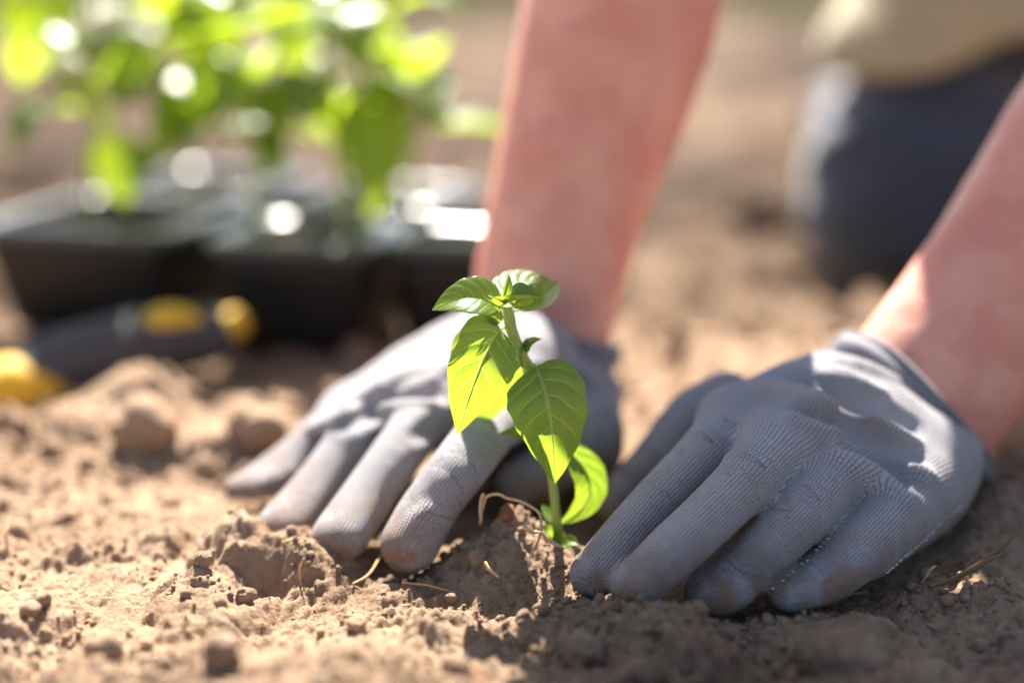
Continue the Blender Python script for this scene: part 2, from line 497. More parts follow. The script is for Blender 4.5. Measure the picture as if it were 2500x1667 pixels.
# ico sphere
def ico(level):
    t = (1 + 5 ** .5) / 2
    V = [(-1, t, 0), (1, t, 0), (-1, -t, 0), (1, -t, 0), (0, -1, t), (0, 1, t), (0, -1, -t), (0, 1, -t), (t, 0, -1), (t, 0, 1), (-t, 0, -1), (-t, 0, 1)]
    F = [(0, 11, 5), (0, 5, 1), (0, 1, 7), (0, 7, 10), (0, 10, 11), (1, 5, 9), (5, 11, 4), (11, 10, 2), (10, 7, 6), (7, 1, 8), (3, 9, 4), (3, 4, 2), (3, 2, 6), (3, 6, 8), (3, 8, 9), (4, 9, 5), (2, 4, 11), (6, 2, 10), (8, 6, 7), (9, 8, 1)]
    V = [nrm(v) for v in V]
    for _ in range(level):
        mid, G = {}, []
        def m(a, b):
            k = (min(a, b), max(a, b))
            if k not in mid:
                V.append(nrm(V[a] + V[b])); mid[k] = len(V) - 1
            return mid[k]
        for a, b, c in F:
            x, y, z = m(a, b), m(b, c), m(c, a)
            G += [(a, x, z), (b, y, x), (c, z, y), (x, y, z)]
        F = G
    return np.array(V), np.array(F)
ICO = [ico(k) for k in range(4)]
def lump(level, size, seed, rough=.35):
    V, F = ICO[level]
    r = np.random.default_rng(seed)
    W = np.zeros(len(V))
    for f, a in ((1.3, 1.0), (2.7, .6), (5.5, .35), (11, .18)):
        d = r.normal(size=(3, 3)); d /= np.linalg.norm(d, axis=1, keepdims=True)
        ph = r.uniform(0, 6.28, 3)
        W += a * np.prod(np.sin(V @ d.T * f + ph), axis=1)
    s = r.uniform(.75, 1.2, 3)
    return V * (1 + rough * W)[:, None] * s * size, F

def make_crumbs():
    parts = []
    n = 0
    bases = {l: [lump(l, 1.0, 100 + k, .3)[0] for k in range(12)] for l in (0, 1, 2)}
    def scatter(cnt, y0, y1, s0, s1, level, seed):
        r = np.random.default_rng(seed)
        y = y0 + (y1 - y0) * r.random(cnt) ** 1.3
        x = r.uniform(-1, 1, cnt) * (.06 + .36 * y)
        keep = np.ones(cnt, bool)
        for p, rx, ry, rot in PRESS[:3]: keep &= gauss(x, y, p, rx * .95, ry * .95, rot, 2.0) < .4
        keep &= fbm(x * 25, y * 25, 2, 77) + r.uniform(-.15, .15, cnt) > .44
        x, y = x[keep], y[keep]
        z = height(x, y)
        size = s0 * (s1 / s0) ** (r.random(len(x)) ** 2.2)
        for k in range(len(x)):
            V = bases[level][int(r.integers(12))]
            a = r.uniform(0, 6.28); c, s = math.cos(a), math.sin(a)
            W = V @ np.array([[c, -s, 0], [s, c, 0], [0, 0, 1]]) * size[k]
            parts.append((W + (x[k], y[k], z[k] + size[k] * .35), ICO[level][1]))
    scatter(15000, .42, .70, .0004, .0014, 0, 1)
    scatter(3600, .40, .95, .0010, .0030, 1, 2)
    scatter(260, .38, 1.3, .003, .007, 2, 3)
    V, F, U = join(parts)
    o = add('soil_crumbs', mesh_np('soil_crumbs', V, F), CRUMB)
    tag(o, 'loose crumbs of dry soil scattered over the bed', 'soil crumbs', kind='stuff')
make_crumbs()

# ------------------------------------------------------------------ implicit surfaces
class Chain:
    """A bent limb: points with half width (side) and half thickness (up); distance to its skin and position along it."""
    def __init__(s, pts, rs, ru=None, up=(0, 0, 1), n=None):
        rs = np.asarray(rs, float); rs = np.full(len(pts), float(rs)) if rs.ndim == 0 else rs
        ru = rs if ru is None else np.asarray(ru, float)
        ru = np.full(len(pts), float(ru)) if ru.ndim == 0 else ru
        A = catmull(np.column_stack([np.asarray(pts, float), rs, ru]), n or max(2, (len(pts) - 1) * 3 + 1))
        s.P, s.rs, s.ru = A[:, :3], A[:, 3], A[:, 4]
        s.up = np.asarray(up, float)
        s.L = np.concatenate([[0], np.cumsum(np.linalg.norm(np.diff(s.P, axis=0), axis=1))])
        R = max(s.rs.max(), s.ru.max())
        s.lo, s.hi = s.P.min(0) - R, s.P.max(0) + R
    def __call__(s, X, uv=False):
        if not uv and len(X) > 1:
            gap = np.maximum(np.maximum(s.lo - X.max(0), X.min(0) - s.hi), 0)
            gap = math.sqrt((gap * gap).sum())
            if gap > .04: return np.full(len(X), gap, np.float32)
        D = np.full(len(X), 1e9, np.float32); Uu = np.zeros(len(X)); Vv = np.zeros(len(X))
        for i in range(len(s.P) - 1):
            a, b = s.P[i], s.P[i + 1]
            ab = b - a; L2 = ab @ ab
            q = X - a
            t = np.clip((q @ ab) / L2, 0, 1)
            q = q - t[:, None] * ab
            rs = s.rs[i] + t * (s.rs[i + 1] - s.rs[i]); ru = s.ru[i] + t * (s.ru[i + 1] - s.ru[i])
            T = ab / math.sqrt(L2)
            u = nrm(s.up - T * (s.up @ T))
            qu = q @ u
            k = rs / ru
            d = (np.sqrt((q * q).sum(1) + qu * qu * (k * k - 1)) - rs) * np.minimum(1, 1 / k)
            m = d < D
            D = np.where(m, d, D)
            if uv:
                side = np.cross(T, u)
                Uu = np.where(m, s.L[i] + t * math.sqrt(L2) + np.where(t <= 0, q @ T, 0) + np.where(t >= 1, q @ T, 0), Uu)
                Vv = np.where(m, np.arctan2(q @ side, qu * k) * s.rs.mean(), Vv)
        return (D, Uu, Vv) if uv else D
def smin(a, b, k):
    h = np.clip(.5 + .5 * (b - a) / k, 0, 1)
    return b * (1 - h) + a * h - k * h * (1 - h)
def smax(a, b, k): return -smin(-a, -b, k)

def surface(f, lo, hi, h, smooth=2):
    """Polygonise f = 0 (surface nets), evaluating only blocks near the surface."""
    lo = np.asarray(lo, float); B = 8
    nb = np.ceil((np.asarray(hi, float) - lo) / (h * B)).astype(int)
    n = nb * B + 1
    G = np.full(n, 1.0, np.float32)
    bi = np.stack(np.meshgrid(*[np.arange(k) for k in nb], indexing='ij'), -1).reshape(-1, 3)
    cen = lo + (bi + .5) * B * h
    fc = f(cen)
    rad = B * h * .5 * math.sqrt(3) * 1.35 + h
    off = np.stack(np.meshgrid(*[np.arange(B + 1)] * 3, indexing='ij'), -1).reshape(-1, 3)
    for b, c in zip(bi[fc < -rad], fc[fc < -rad]):
        G[b[0] * B:b[0] * B + B + 1, b[1] * B:b[1] * B + B + 1, b[2] * B:b[2] * B + B + 1] = -1
    act = bi[np.abs(fc) <= rad]
    def work(c0):
        idx = (act[c0:c0 + 20, None, :] * B + off[None]).reshape(-1, 3)
        G[idx[:, 0], idx[:, 1], idx[:, 2]] = f(lo + idx * h)
    with ThreadPoolExecutor(4) as ex: list(ex.map(work, range(0, len(act), 20)))
    S = G < 0
    cnt = np.zeros(np.array(n) - 1, np.int8)
    cor = [(i, j, k) for i in (0, 1) for j in (0, 1) for k in (0, 1)]
    m = np.array(n) - 1
    for i, j, k in cor: cnt += S[i:i + m[0], j:j + m[1], k:k + m[2]]
    cells = np.argwhere((cnt > 0) & (cnt < 8))
    val = np.stack([G[cells[:, 0] + i, cells[:, 1] + j, cells[:, 2] + k] for i, j, k in cor], 1)
    pos = np.zeros((len(cells), 3)); wt = np.zeros(len(cells))
    for a in range(8):
        for b in range(a + 1, 8):
            if sum(abs(np.array(cor[a]) - np.array(cor[b]))) != 1: continue
            va, vb = val[:, a], val[:, b]
            x = (va < 0) != (vb < 0)
            t = np.where(x, va / np.where(x, va - vb, 1), 0)
            p = np.array(cor[a]) + t[:, None] * (np.array(cor[b]) - np.array(cor[a]))
            pos += p * x[:, None]; wt += x
    V = lo + (cells + pos / wt[:, None]) * h
    ID = np.full(m, -1, np.int32)
    ID[cells[:, 0], cells[:, 1], cells[:, 2]] = np.arange(len(cells))
    F = []
    for ax in range(3):
        a1, a2 = (ax + 1) % 3, (ax + 2) % 3
        sl0 = [slice(None)] * 3; sl1 = [slice(None)] * 3
        sl0[ax] = slice(0, -1); sl1[ax] = slice(1, None)
        d = S[tuple(sl0)] != S[tuple(sl1)]
        E_ = np.argwhere(d)
        E_ = E_[(E_[:, a1] > 0) & (E_[:, a2] > 0) & (E_[:, a1] < m[a1]) & (E_[:, a2] < m[a2])]
        q = []
        for da, db in ((0, 0), (-1, 0), (-1, -1), (0, -1)):
            e = E_.copy(); e[:, a1] += da; e[:, a2] += db
            q.append(ID[e[:, 0], e[:, 1], e[:, 2]])
        q = np.stack(q, 1)
        flip = ~S[E_[:, 0], E_[:, 1], E_[:, 2]]
        q[flip] = q[flip][:, ::-1]
        F.append(q[(q >= 0).all(1)])
    F = np.concatenate(F)
    e = np.concatenate([F[:, [0, 1]], F[:, [1, 2]], F[:, [2, 3]], F[:, [3, 0]]])
    for _ in range(smooth):
        W = np.zeros_like(V)
        c = np.bincount(e[:, 0], minlength=len(V)) + np.bincount(e[:, 1], minlength=len(V))
        for k in range(3):
            W[:, k] = np.bincount(e[:, 0], V[e[:, 1], k], len(V)) + np.bincount(e[:, 1], V[e[:, 0], k], len(V))
        V = V * .4 + .6 * W / np.maximum(c, 1)[:, None]
    return V, F

def hits(f, pix):
    """Points of the surface f = 0 met along the lines of sight through several pixels."""
    D = np.array([nrm(ray(*p)) for p in pix]); t = np.full(len(D), .42)
    for _ in range(130):
        v = f(EYE + D * t[:, None]).astype(float)
        t = t + np.where(v < .0002, 0, np.maximum(v * .6, .0003))
        if ((v < .0002) | (t > 1.2)).all(): break
    return [EYE + d * q for d, q in zip(D, t) if q < 1.2]

# ------------------------------------------------------------------ the person
PX = Vector((.34, 1.25, 0))
person = empty('person', PX, 'kneeling person in navy trousers and olive top pressing gloved hands into the soil', 'person')

# --- gloved hands
def J(f, pts): return [on(*f(x, y), z) for x, y, z in pts]
RW = at(*RZ(1822, 462), .630); RA = nrm((.66, .26, .70))          # wrist ring centre and forearm axis
LW = at(*LZ(1735, 225), .700); LA = nrm((.26, .32, .91))

def build_glove(label, fingers, meta, extra, ridges, grooves, lo, hi):
    def tips(X):
        D = None
        for c in fingers:
            d = c(X); D = d if D is None else smin(D, d, .0034)
        return D
    def palm(X):
        D = None
        for c in meta:
            d = c(X); D = d if D is None else smin(D, d, .016)
        for c in extra: D = smin(D, c(X), .010)
        return D
    def base(X): return smin(tips(X), palm(X), .009)
    rid = []
    for pts, f, r, sink in ridges:
        P = hits(base, [f(x, y) for x, y in pts])
        if len(P) > 1:
            P = np.array(P); P = P + nrm(EYE - P.mean(0)) * (-sink)
            R = np.full(len(P), r); R[0] *= .5; R[-1] *= .5
            rid.append(Chain(P, R))
    gro = []
    for pts, f, r, sink in grooves:
        P = hits(base, [f(x, y) for x, y in pts])
        if len(P) > 1:
            P = np.array(P); P = P + nrm(EYE - P.mean(0)) * sink
            R = np.full(len(P), r); R[0] *= .6; R[-1] *= .6
            gro.append(Chain(P, R))
    def full(X):
        D = base(X)
        for c in rid: D = smin(D, c(X), .0045)
        for c in gro: D = smax(D, -c(X), .005)
        return D
    V, F = surface(full, lo, hi, .00105, 2)
    # knit coordinates in millimetres, chosen face by face so that no face straddles two fingers
    ds, us = [], []
    for k, c in enumerate(fingers):
        d, u, v = c(V, True)
        ds.append(d); us.append(np.column_stack([u, v + .05 * k]))
    ax = nrm(meta[1].P[-1] - meta[1].P[0]); side = nrm(meta[-1].P[-1] - meta[0].P[-1]); side = nrm(side - ax * (side @ ax))
    ds.append(palm(V)); nr = np.cross(ax, side)
    us += [np.column_stack([V @ ax, V @ side]), np.column_stack([V @ ax, V @ nr]), np.column_stack([V @ nr, V @ side])]
    reg = np.argmin(np.stack(ds), 0)[F[:, 0]]
    fn = np.cross(V[F[:, 2]] - V[F[:, 0]], V[F[:, 3]] - V[F[:, 1]])
    fa = np.abs(np.column_stack([fn @ nr * 1.15, fn @ side, fn @ ax]))
    reg = np.where(reg == len(fingers), len(fingers) + fa.argmax(1), reg)
    us = np.stack(us)
    L_ = us[np.repeat(reg[:, None], 4, 1), F]
    for k, c in enumerate(fingers):
        per = 2 * math.pi * c.rs.mean()
        m = reg == k
        v = L_[m][:, :, 1]; v = v - per * np.round((v - v[:, :1]) / per)
        t = L_[m]; t[:, :, 1] = v; L_[m] = t
    me = mesh_np('glove', V, F)
    l = me.uv_layers.new(name='UVMap'); l.data.foreach_set('uv', (L_ * 1000).astype(np.float32).ravel())
    o = add('glove', me, GLOVE, person)
    o['label'] = label
    return o, full

# image-right hand (thumb towards the seedling)
Rf = [
    Chain(J(RZ, [(205, 1325, .0095), (350, 1160, .017), (530, 960, .027), (760, 730, .041), (900, 560, .046)]), [.0090, .0096, .0100, .0108, .0118], [.0085, .0092, .0096, .0105, .011]),
    Chain(J(RZ, [(420, 1385, .0095), (570, 1235, .019), (770, 1050, .030), (970, 850, .041), (1110, 690, .044)]), [.0098, .0104, .0106, .011, .0122], [.009, .0095, .0098, .0105, .011]),
    Chain(J(RZ, [(840, 1390, .007), (950, 1290, .012), (1085, 1175, .020), (1260, 1000, .030), (1415, 810, .034)]), [.0140, .0125, .0118, .0115, .012], [.0056, .0080, .0092, .0102, .011]),
    Chain(J(RZ, [(1205, 1420, .006), (1355, 1330, .010), (1505, 1215, .016), (1655, 1060, .022), (1785, 890, .026)]), [.0095, .0138, .0128, .0120, .012], [.0050, .0070, .0086, .0098, .011]),
    Chain(J(RZ, [(300, 970, .009), (390, 890, .012), (520, 760, .022), (680, 560, .036), (860, 470, .042)]), [.0082, .0094, .0104, .0112, .013]),
]
Rm = [Chain([Rf[0].P[-1], (Rf[0].P[-1] + RW) / 2 + (-.004, .002, .009), RW - RA * .034 + (-.022, .006, .012)], [.0135, .0155, .012], [.0125, .0135, .011]),
      Chain([Rf[1].P[-1], (Rf[1].P[-1] + RW) / 2 + (0, 0, .007), RW - RA * .034 + (-.006, 0, .006)], [.0140, .0155, .0125], [.0125, .0140, .012]),
      Chain([Rf[2].P[-1], (Rf[2].P[-1] + RW) / 2 + (.002, -.004, .004), RW - RA * .034 + (.008, -.008, .0)], [.0135, .0150, .0125], [.0125, .0140, .012]),
      Chain([Rf[3].P[-1], (Rf[3].P[-1] + RW) / 2 + (.006, -.008, -.003), RW - RA * .034 + (.018, -.012, -.008)], [.0130, .0140, .0115], [.0125, .0135, .011])]
Re = [Chain(J(RZ, [(1550, 1240, .011), (1710, 1090, .013), (1850, 955, .016), (1950, 850, .019), (2010, 730, .028)]), [.009, .013, .015, .013, .010], [.008, .011, .014, .013, .010]),
      Chain([Rf[4].P[-1] + (0, .012, -.012), RW + (-.03, .02, -.018) - RA * .02], [.015, .016])]
Rr = [([(1215, 300), (1330, 330), (1480, 365), (1630, 425)], RZ, .0040, .0004),
      ([(1050, 385), (1240, 450), (1420, 520), (1610, 580), (1790, 665)], RZ, .0054, -.0006),
      ([(1200, 545), (1400, 610), (1560, 655), (1700, 730), (1870, 840)], RZ, .0054, -.0006),
      ([(1390, 720), (1500, 790), (1640, 880), (1760, 965)], RZ, .0052, -.0006),
      ([(1300, 240), (1500, 290), (1700, 360), (1860, 450)], RZ, .0036, .0004),
      ([(880, 740), (1000, 800), (1080, 770)], RZ, .0022, .0010)]
Rg = [([(1290, 395), (1450, 440), (1620, 490), (1800, 580)], RZ, .0054, .0022),
      ([(1260, 520), (1420, 565), (1600, 640), (1800, 740)], RZ, .0050, .0020),
      ([(1480, 690), (1650, 780), (1800, 880)], RZ, .0042, .0018)]
gloveR, sdfR = build_glove('grey knitted glove on the hand right of the seedling, mostly shaded, creased over the wrist', Rf, Rm, Re, Rr, Rg, (-.0, .47, -.012), (.225, .72, .105))

# image-left hand
Lf = [
    Chain(J(LZ, [(1062, 1325, .0105), (1160, 1150, .021), (1290, 970, .033), (1420, 800, .041), (1530, 640, .044)]), [.0115, .0116, .0114, .0112, .0122], [.0105, .0102, .0102, .0105, .0115]),
    Chain(J(LZ, [(700, 1290, .0098), (830, 1105, .018), (970, 905, .029), (1090, 740, .037), (1200, 610, .041)]), [.0112, .0108, .0106, .0108, .012], [.0095, .0098, .0098, .0102, .0115]),
    Chain(J(LZ, [(415, 1215, .0085), (560, 1060, .015), (690, 890, .024), (780, 770, .031), (920, 650, .034)]), [.0112, .0106, .0102, .0104, .0118], [.0075, .0088, .0092, .010, .0112]),
    Chain(J(LZ, [(185, 1035, .0085), (330, 985, .0115), (480, 880, .017), (600, 780, .023), (760, 660, .027)]), [.0070, .0125, .0108, .0104, .0116], [.0050, .0065, .0085, .0095, .011]),
    Chain(J(LZ, [(1640, 1020, .0110), (1760, 960, .014), (1870, 860, .019), (1950, 720, .027)]), [.0106, .0118, .0125, .015]),
]
Lm = [Chain([Lf[0].P[-1], (Lf[0].P[-1] + LW) / 2 + (.004, -.004, .008), LW - LA * .034 + (.016, -.008, .0)], [.0135, .017, .018], [.0125, .016, .017]),
      Chain([Lf[1].P[-1], (Lf[1].P[-1] + LW) / 2 + (0, 0, .008), LW - LA * .034 + (.004, -.004, .0)], [.0140, .017, .018], [.0125, .016, .018]),
      Chain([Lf[2].P[-1], (Lf[2].P[-1] + LW) / 2 + (-.002, .004, .005), LW - LA * .034 + (-.008, .002, .0)], [.0135, .016, .018], [.0125, .016, .018]),
      Chain([Lf[3].P[-1], (Lf[3].P[-1] + LW) / 2 + (-.006, .006, .0), LW - LA * .034 + (-.014, .006, .0)], [.0130, .015, .017], [.0125, .015, .016])]
Le = [Chain([(.028, .652, .020), (.033, .672, .030)], .017), Chain([Lf[3].P[-1] + (.005, 0, -.010), LW + (-.014, -.014, -.026) - LA * .01], [.012, .014]),
      Chain([Lf[4].P[-1], LW + (.012, -.012, -.012) - LA * .02], [.015, .016]),
      Chain([Lf[4].P[-1] + (.004, .0, -.014), LW + (.010, -.02, -.034)], [.013, .015])]
Lr = [([(560, 730), (700, 690), (850, 640), (1010, 625), (1180, 600)], LZ, .0042, .0010),
      ([(700, 650), (850, 560), (1010, 480), (1220, 420)], LZ, .0040, .0012),
      ([(1180, 480), (1300, 420), (1400, 390)], LZ, .0034, .0012),
      ([(1080, 1240), (1130, 1180), (1240, 1140)], LZ, .0030, .0014),
      ([(1650, 520), (1850, 540), (2050, 600)], LZ, .0035, .0012),
      ([(1650, 420), (1850, 430), (2080, 500)], LZ, .0035, .0012)]
Lg = [([(740, 700), (880, 620), (1020, 570), (1200, 540)], LZ, .0048, .0018),
      ([(1100, 760), (1180, 730), (1260, 720)], LZ, .0040, .0022),
      ([(1640, 470), (1850, 490), (2080, 560)], LZ, .0034, .0018)]
gloveL, sdfL = build_glove('pale grey knitted glove on the hand left of the seedling, sunlit with spread fingers', Lf, Lm, Le, Lr, Lg, (-.14, .52, -.012), (.085, .79, .125))

def ring_frame(axis, e1hint):
    e1 = nrm(np.asarray(e1hint) - axis * (np.asarray(e1hint) @ axis))
    return e1, np.cross(axis, e1)
def make_cuff(parent, c, axis, e1hint, w, t, length):
    """Knitted wrist band: a closed shell with fine ridges and a rolled edge, open towards the arm."""
    e1, e2 = ring_frame(axis, e1hint)
    seg = 120
    a = np.arange(seg) * 2 * math.pi / seg
    prof = []
    m = 44
    for i in range(m + 1):
        s = i / m
        bulge = .0009 * math.sin(s * 2 * math.pi * 7) - .0035 * (1 - s) ** 2
        prof.append((-length + s * length, .0006 + bulge + (.0026 if s > .80 else 0)))
    prof.append((.0014, .0008)); prof.append((.0012, -.0010)); prof.append((-.006, -.0016)); prof.append((-length * .7, -.003))
    V, U = [], []
    for z, r in prof:
        wob = 1 + .02 * np.sin(3 * a + z * 60) + .012 * np.sin(5 * a - z * 90)
        V.append(c + axis * (z + .0028 * np.sin(2 * a + .5))[:, None] + ((w + r) * wob * np.cos(a))[:, None] * e1 + ((t + r) * wob * np.sin(a))[:, None] * e2)
        U.append(np.column_stack([np.full(seg, z * 1000), a * w * 1000]))
    k = len(prof)
    i = np.arange(k * seg).reshape(k, seg)
    F = np.stack([i[:-1], np.roll(i[:-1], -1, 1), np.roll(i[1:], -1, 1), i[1:]], -1).reshape(-1, 4)
    return add('cuff', mesh_np('cuff', np.concatenate(V), F, np.concatenate(U)), CUFF, parent)
make_cuff(gloveR, RW, RA, (.80, -.1, -.55), .0392, .0295, .050)
make_cuff(gloveL, LW, LA, (.95, -.2, -.2), .0360, .0285, .056)

def stitches(parent, pts, f, sdf, n, size):
    P = catmull(hits(sdf, [f(x, y) for x, y in pts]), n)
    parts = []
    for k in range(n):
        V, F = ICO[1]
        s = size * rng.uniform(.85, 1.1)
        if rng.random() < .12: continue
        parts.append((V * (s * rng.uniform(.8, 1.5), s * .7, s * .7) + P[k] + rng.normal(0, .00022, 3) + (0, .0003, -.0002), F))
    V, F, U = join(parts)
    tag(add('seam_stitches', mesh_np('seam_stitches', V, F), THREAD, parent), kind='stuff')
stitches(gloveR, [(2030, 985), (1940, 1060), (1840, 1160), (1740, 1245), (1660, 1315)], RZ, sdfR, 26, .0007)
stitches(gloveR, [(1090, 1395), (1180, 1330), (1280, 1240), (1370, 1150)], RZ, sdfR, 16, .0006)

# --- bare body
ELB_L, SHO_L = np.array((.060, .768, .275)), np.array((.012, .838, .560))
ELB_R, SHO_R = np.array((.350, .705, .245)), np.array((.350, .84, .560))
HEAD = np.array((.18, .76, .735))
def lerp(a, b, t): return a + (b - a) * t
body_chains = [
    Chain([LW - LA * .012, lerp(LW, ELB_L, .22), np.array((.050, .747, .195)), ELB_L, lerp(ELB_L, SHO_L, .5), SHO_L], [.0340, .0365, .0465, .0430, .039, .048], [.0225, .027, .040, .040, .039, .048], up=(-.2, -1, .2)),
    Chain([RW - RA * .012, lerp(RW, ELB_R, .22), lerp(RW, ELB_R, .6), ELB_R, lerp(ELB_R, SHO_R, .5), SHO_R], [.0362, .0395, .0530, .050, .048, .055], [.0225, .0275, .040, .041, .045, .055], up=(-.2, -1, .3)),
    Chain([(.44, 1.37, .30), (.345, 1.20, .45), (.238, .97, .60)], [.13, .12, .115], [.10, .09, .10], up=(0, -.8, .6)),
    Chain([SHO_L + (.05, .03, .02), SHO_R + (-.05, .03, .02)], .06),
    Chain([(.185, .90, .60), HEAD + (0, .04, -.05)], [.055, .05]),
    Chain([HEAD + (0, .02, .035), HEAD + (0, -.02, -.035)], [.078, .062]),
    Chain([HEAD + (0, -.075, .005), HEAD + (0, -.10, -.035)], [.009, .013]),
    Chain([HEAD + (-.075, .02, .01), HEAD + (.075, .02, .01)], [.016, .016]),
]
def body(X):
    D = None
    for c in body_chains:
        d = c(X); D = d if D is None else smin(D, d, .03)
    return D
V, F = surface(body, (-.10, .60, .02), (.62, 1.52, .86), .0042, 4)
add('body', mesh_np('body', V, F), SKIN, person)
# --- clothing
shirt_ch = [
    Chain([(.44, 1.37, .30), (.345, 1.20, .45), (.238, .97, .60)], [.15, .135, .13], [.115, .105, .115], up=(0, -.8, .6)),
    Chain([SHO_L + (.05, .03, .02), SHO_R + (-.05, .03, .02)], .073),
    Chain([SHO_L, lerp(SHO_L, ELB_L, .45)], [.062, .050]),
    Chain([SHO_R, lerp(SHO_R, ELB_R, .55)], [.068, .060]),
    Chain([(.39, 1.27, .36), (.385, 1.17, .25), (.375, 1.11, .16), (.38, 1.09, .09)], [.10, .105, .155, .175], [.09, .09, .095, .10], up=(0, -.8, .5)),
]
def shirt(X):
    D = None
    for c in shirt_ch:
        d = c(X); D = d if D is None else smin(D, d, .035)
    w = .004 * np.sin(X[:, 0] * 60 + X[:, 2] * 35) * np.sin(X[:, 2] * 28 + X[:, 1] * 18 + 1)
    return smax(D + w, .164 - X[:, 2] + (np.clip(X[:, 0], .2, .32) - .32) * .3 + .006 * np.sin(X[:, 0] * 40), .008)
V, F = surface(shirt, (-.12, .74, .06), (.62, 1.54, .74), .005, 3)
def largest(V, F):
    """Only the largest connected piece."""
    lab = np.arange(len(V))
    while True:
        m = lab[F].min(1)
        new = lab.copy(); np.minimum.at(new, F.ravel(), np.repeat(m, F.shape[1]))
        new = new[new]
        if (new == lab).all(): break
        lab = new
    k = np.bincount(lab[F[:, 0]]).argmax()
    F = F[lab[F[:, 0]] == k]
    u, inv = np.unique(F, return_inverse=True)
    return V[u], inv.reshape(F.shape)
V, F = largest(V, F)
add('shirt', mesh_np('shirt', V, F), SHIRT, person)
leg_ch = [Chain([(.40, 1.38, .24), (.372, 1.24, .15), (.288, 1.085, .068), (.288, 1.13, .060), (.335, 1.34, .058), (.34, 1.52, .05)], [.095, .076, .083, .070, .06, .045], n=26),
          Chain([(.50, 1.38, .24), (.55, 1.24, .15), (.56, 1.105, .075), (.56, 1.13, .062), (.53, 1.34, .058), (.49, 1.52, .05)], [.095, .076, .083, .070, .06, .045], n=26),
          Chain([(.40, 1.39, .27), (.50, 1.39, .27)], .105)]
def legs(X):
    D = None
    for c in leg_ch:
        d = c(X); D = d if D is None else smin(D, d, .02)
    return D + .003 * np.sin(X[:, 2] * 90 + X[:, 1] * 40) * np.sin(X[:, 0] * 50)
V, F = surface(legs, (.15, .98, -.03), (.60, 1.62, .42), .0055, 3)
add('trousers', mesh_np('trousers', V, F), JEANS, person)
for x in (.34, .49):
    sh = Chain([(x, 1.55, .045), (x, 1.62, .05), (x, 1.66, .03)], [.042, .04, .03])
    V, F = surface(sh, (x - .07, 1.47, -.02), (x + .07, 1.74, .12), .006, 2)
    add('shoe', mesh_np('shoe', V, F), SHOE, person)
hair_c = Chain([HEAD + (0, .035, .045), HEAD + (0, .075, .0), HEAD + (0, .10, -.05)], [.082, .07, .04])
V, F = surface(hair_c, HEAD - .2, HEAD + .2, .006, 2)
add('hair', mesh_np('hair', V, F), HAIR, person)

# ------------------------------------------------------------------ leaves
def leaf_geo(base, ctrl, tip, up, W, fold=.25, quilt=.05, n=28, m=14, a=.55, b=.95, curl=0.0, twist=0.0):
    """Ovate pointed blade along a bent midrib; fold lifts the margins, quilt puffs the blade between the side veins."""
    base, ctrl, tip, up = (np.asarray(q, float) for q in (base, ctrl, tip, up))
    s = np.linspace(0, 1, n)
    P = np.outer((1 - s) ** 2, base) + np.outer(2 * s * (1 - s), ctrl) + np.outer(s ** 2, tip)
    T = np.gradient(P, axis=0); T /= np.linalg.norm(T, axis=1, keepdims=True)
    s0 = a / (a + b); mx = s0 ** a * (1 - s0) ** b
    w = W * (s ** a * (1 - s) ** b) / mx
    w = np.maximum(w, W * .012)
    t = np.linspace(-1, 1, m * 2 + 1)
    V = np.zeros((n, 2 * m + 1, 3)); UV = np.zeros((n, 2 * m + 1, 2))
    ref = up
    for i in range(n):
        Lv = nrm(np.cross(T[i], ref)); Nv = np.cross(Lv, T[i])
        ang = twist * s[i]
        Lv, Nv = Lv * math.cos(ang) + Nv * math.sin(ang), Nv * math.cos(ang) - Lv * math.sin(ang)
        at_ = np.abs(t)
        q = (s[i] - .26 * at_ ** 1.25) * 6.0 + np.where(t > 0, .45, 0)
        pp = np.abs((q + .5) % 1 - .5)
        hgt = fold * w[i] * at_ ** 1.2 + quilt * W * np.sin(np.pi * np.clip(pp * 2, 0, 1) * .5) * np.sqrt(np.clip(at_ * 1.5 * (1 - at_ ** 4), 0, 1)) * min(1, w[i] / W * 1.6)
        hgt = hgt - curl * w[i] * at_ ** 3
        edge = 1 + .025 * np.sin(s[i] * 31 + np.sign(t) * 2) * (at_ > .9)
        V[i] = P[i] + np.outer(t * w[i] * edge, Lv) + np.outer(hgt, Nv)
        UV[i] = np.column_stack([np.full(2 * m + 1, s[i]), t * .5 + .5])
    k = 2 * m + 1
    i = np.arange(n * k).reshape(n, k)
    F = np.stack([i[:-1, :-1], i[:-1, 1:], i[1:, 1:], i[1:, :-1]], -1).reshape(-1, 4)
    return V.reshape(-1, 3), F, UV.reshape(-1, 2), P
def add_leaf(parent, base, ctrl, tip, up, W, rib=.00042, mat=None, petiole=None, label=None, **kw):
    V, F, UV, P = leaf_geo(base, ctrl, tip, up, W, **kw)
    lf = add('leaf', mesh_np('leaf', V, F, UV), mat or LEAF, parent)
    if label: lf['label'] = label
    if rib:
        P = P + (0, .0005, 0)
        Q = [P[0] if petiole is None else np.asarray(petiole)] + [P[k] for k in (0, len(P)//4, len(P)//2, len(P)*3//4, len(P)-2)][0 if petiole is not None else 1:]
        R = [rib * 1.5] + list(np.linspace(rib * 1.2, rib * .25, len(Q) - 1))
        add('midrib', mesh_np('midrib', *tube(Q, R, 8)), RIB, lf)
    return lf

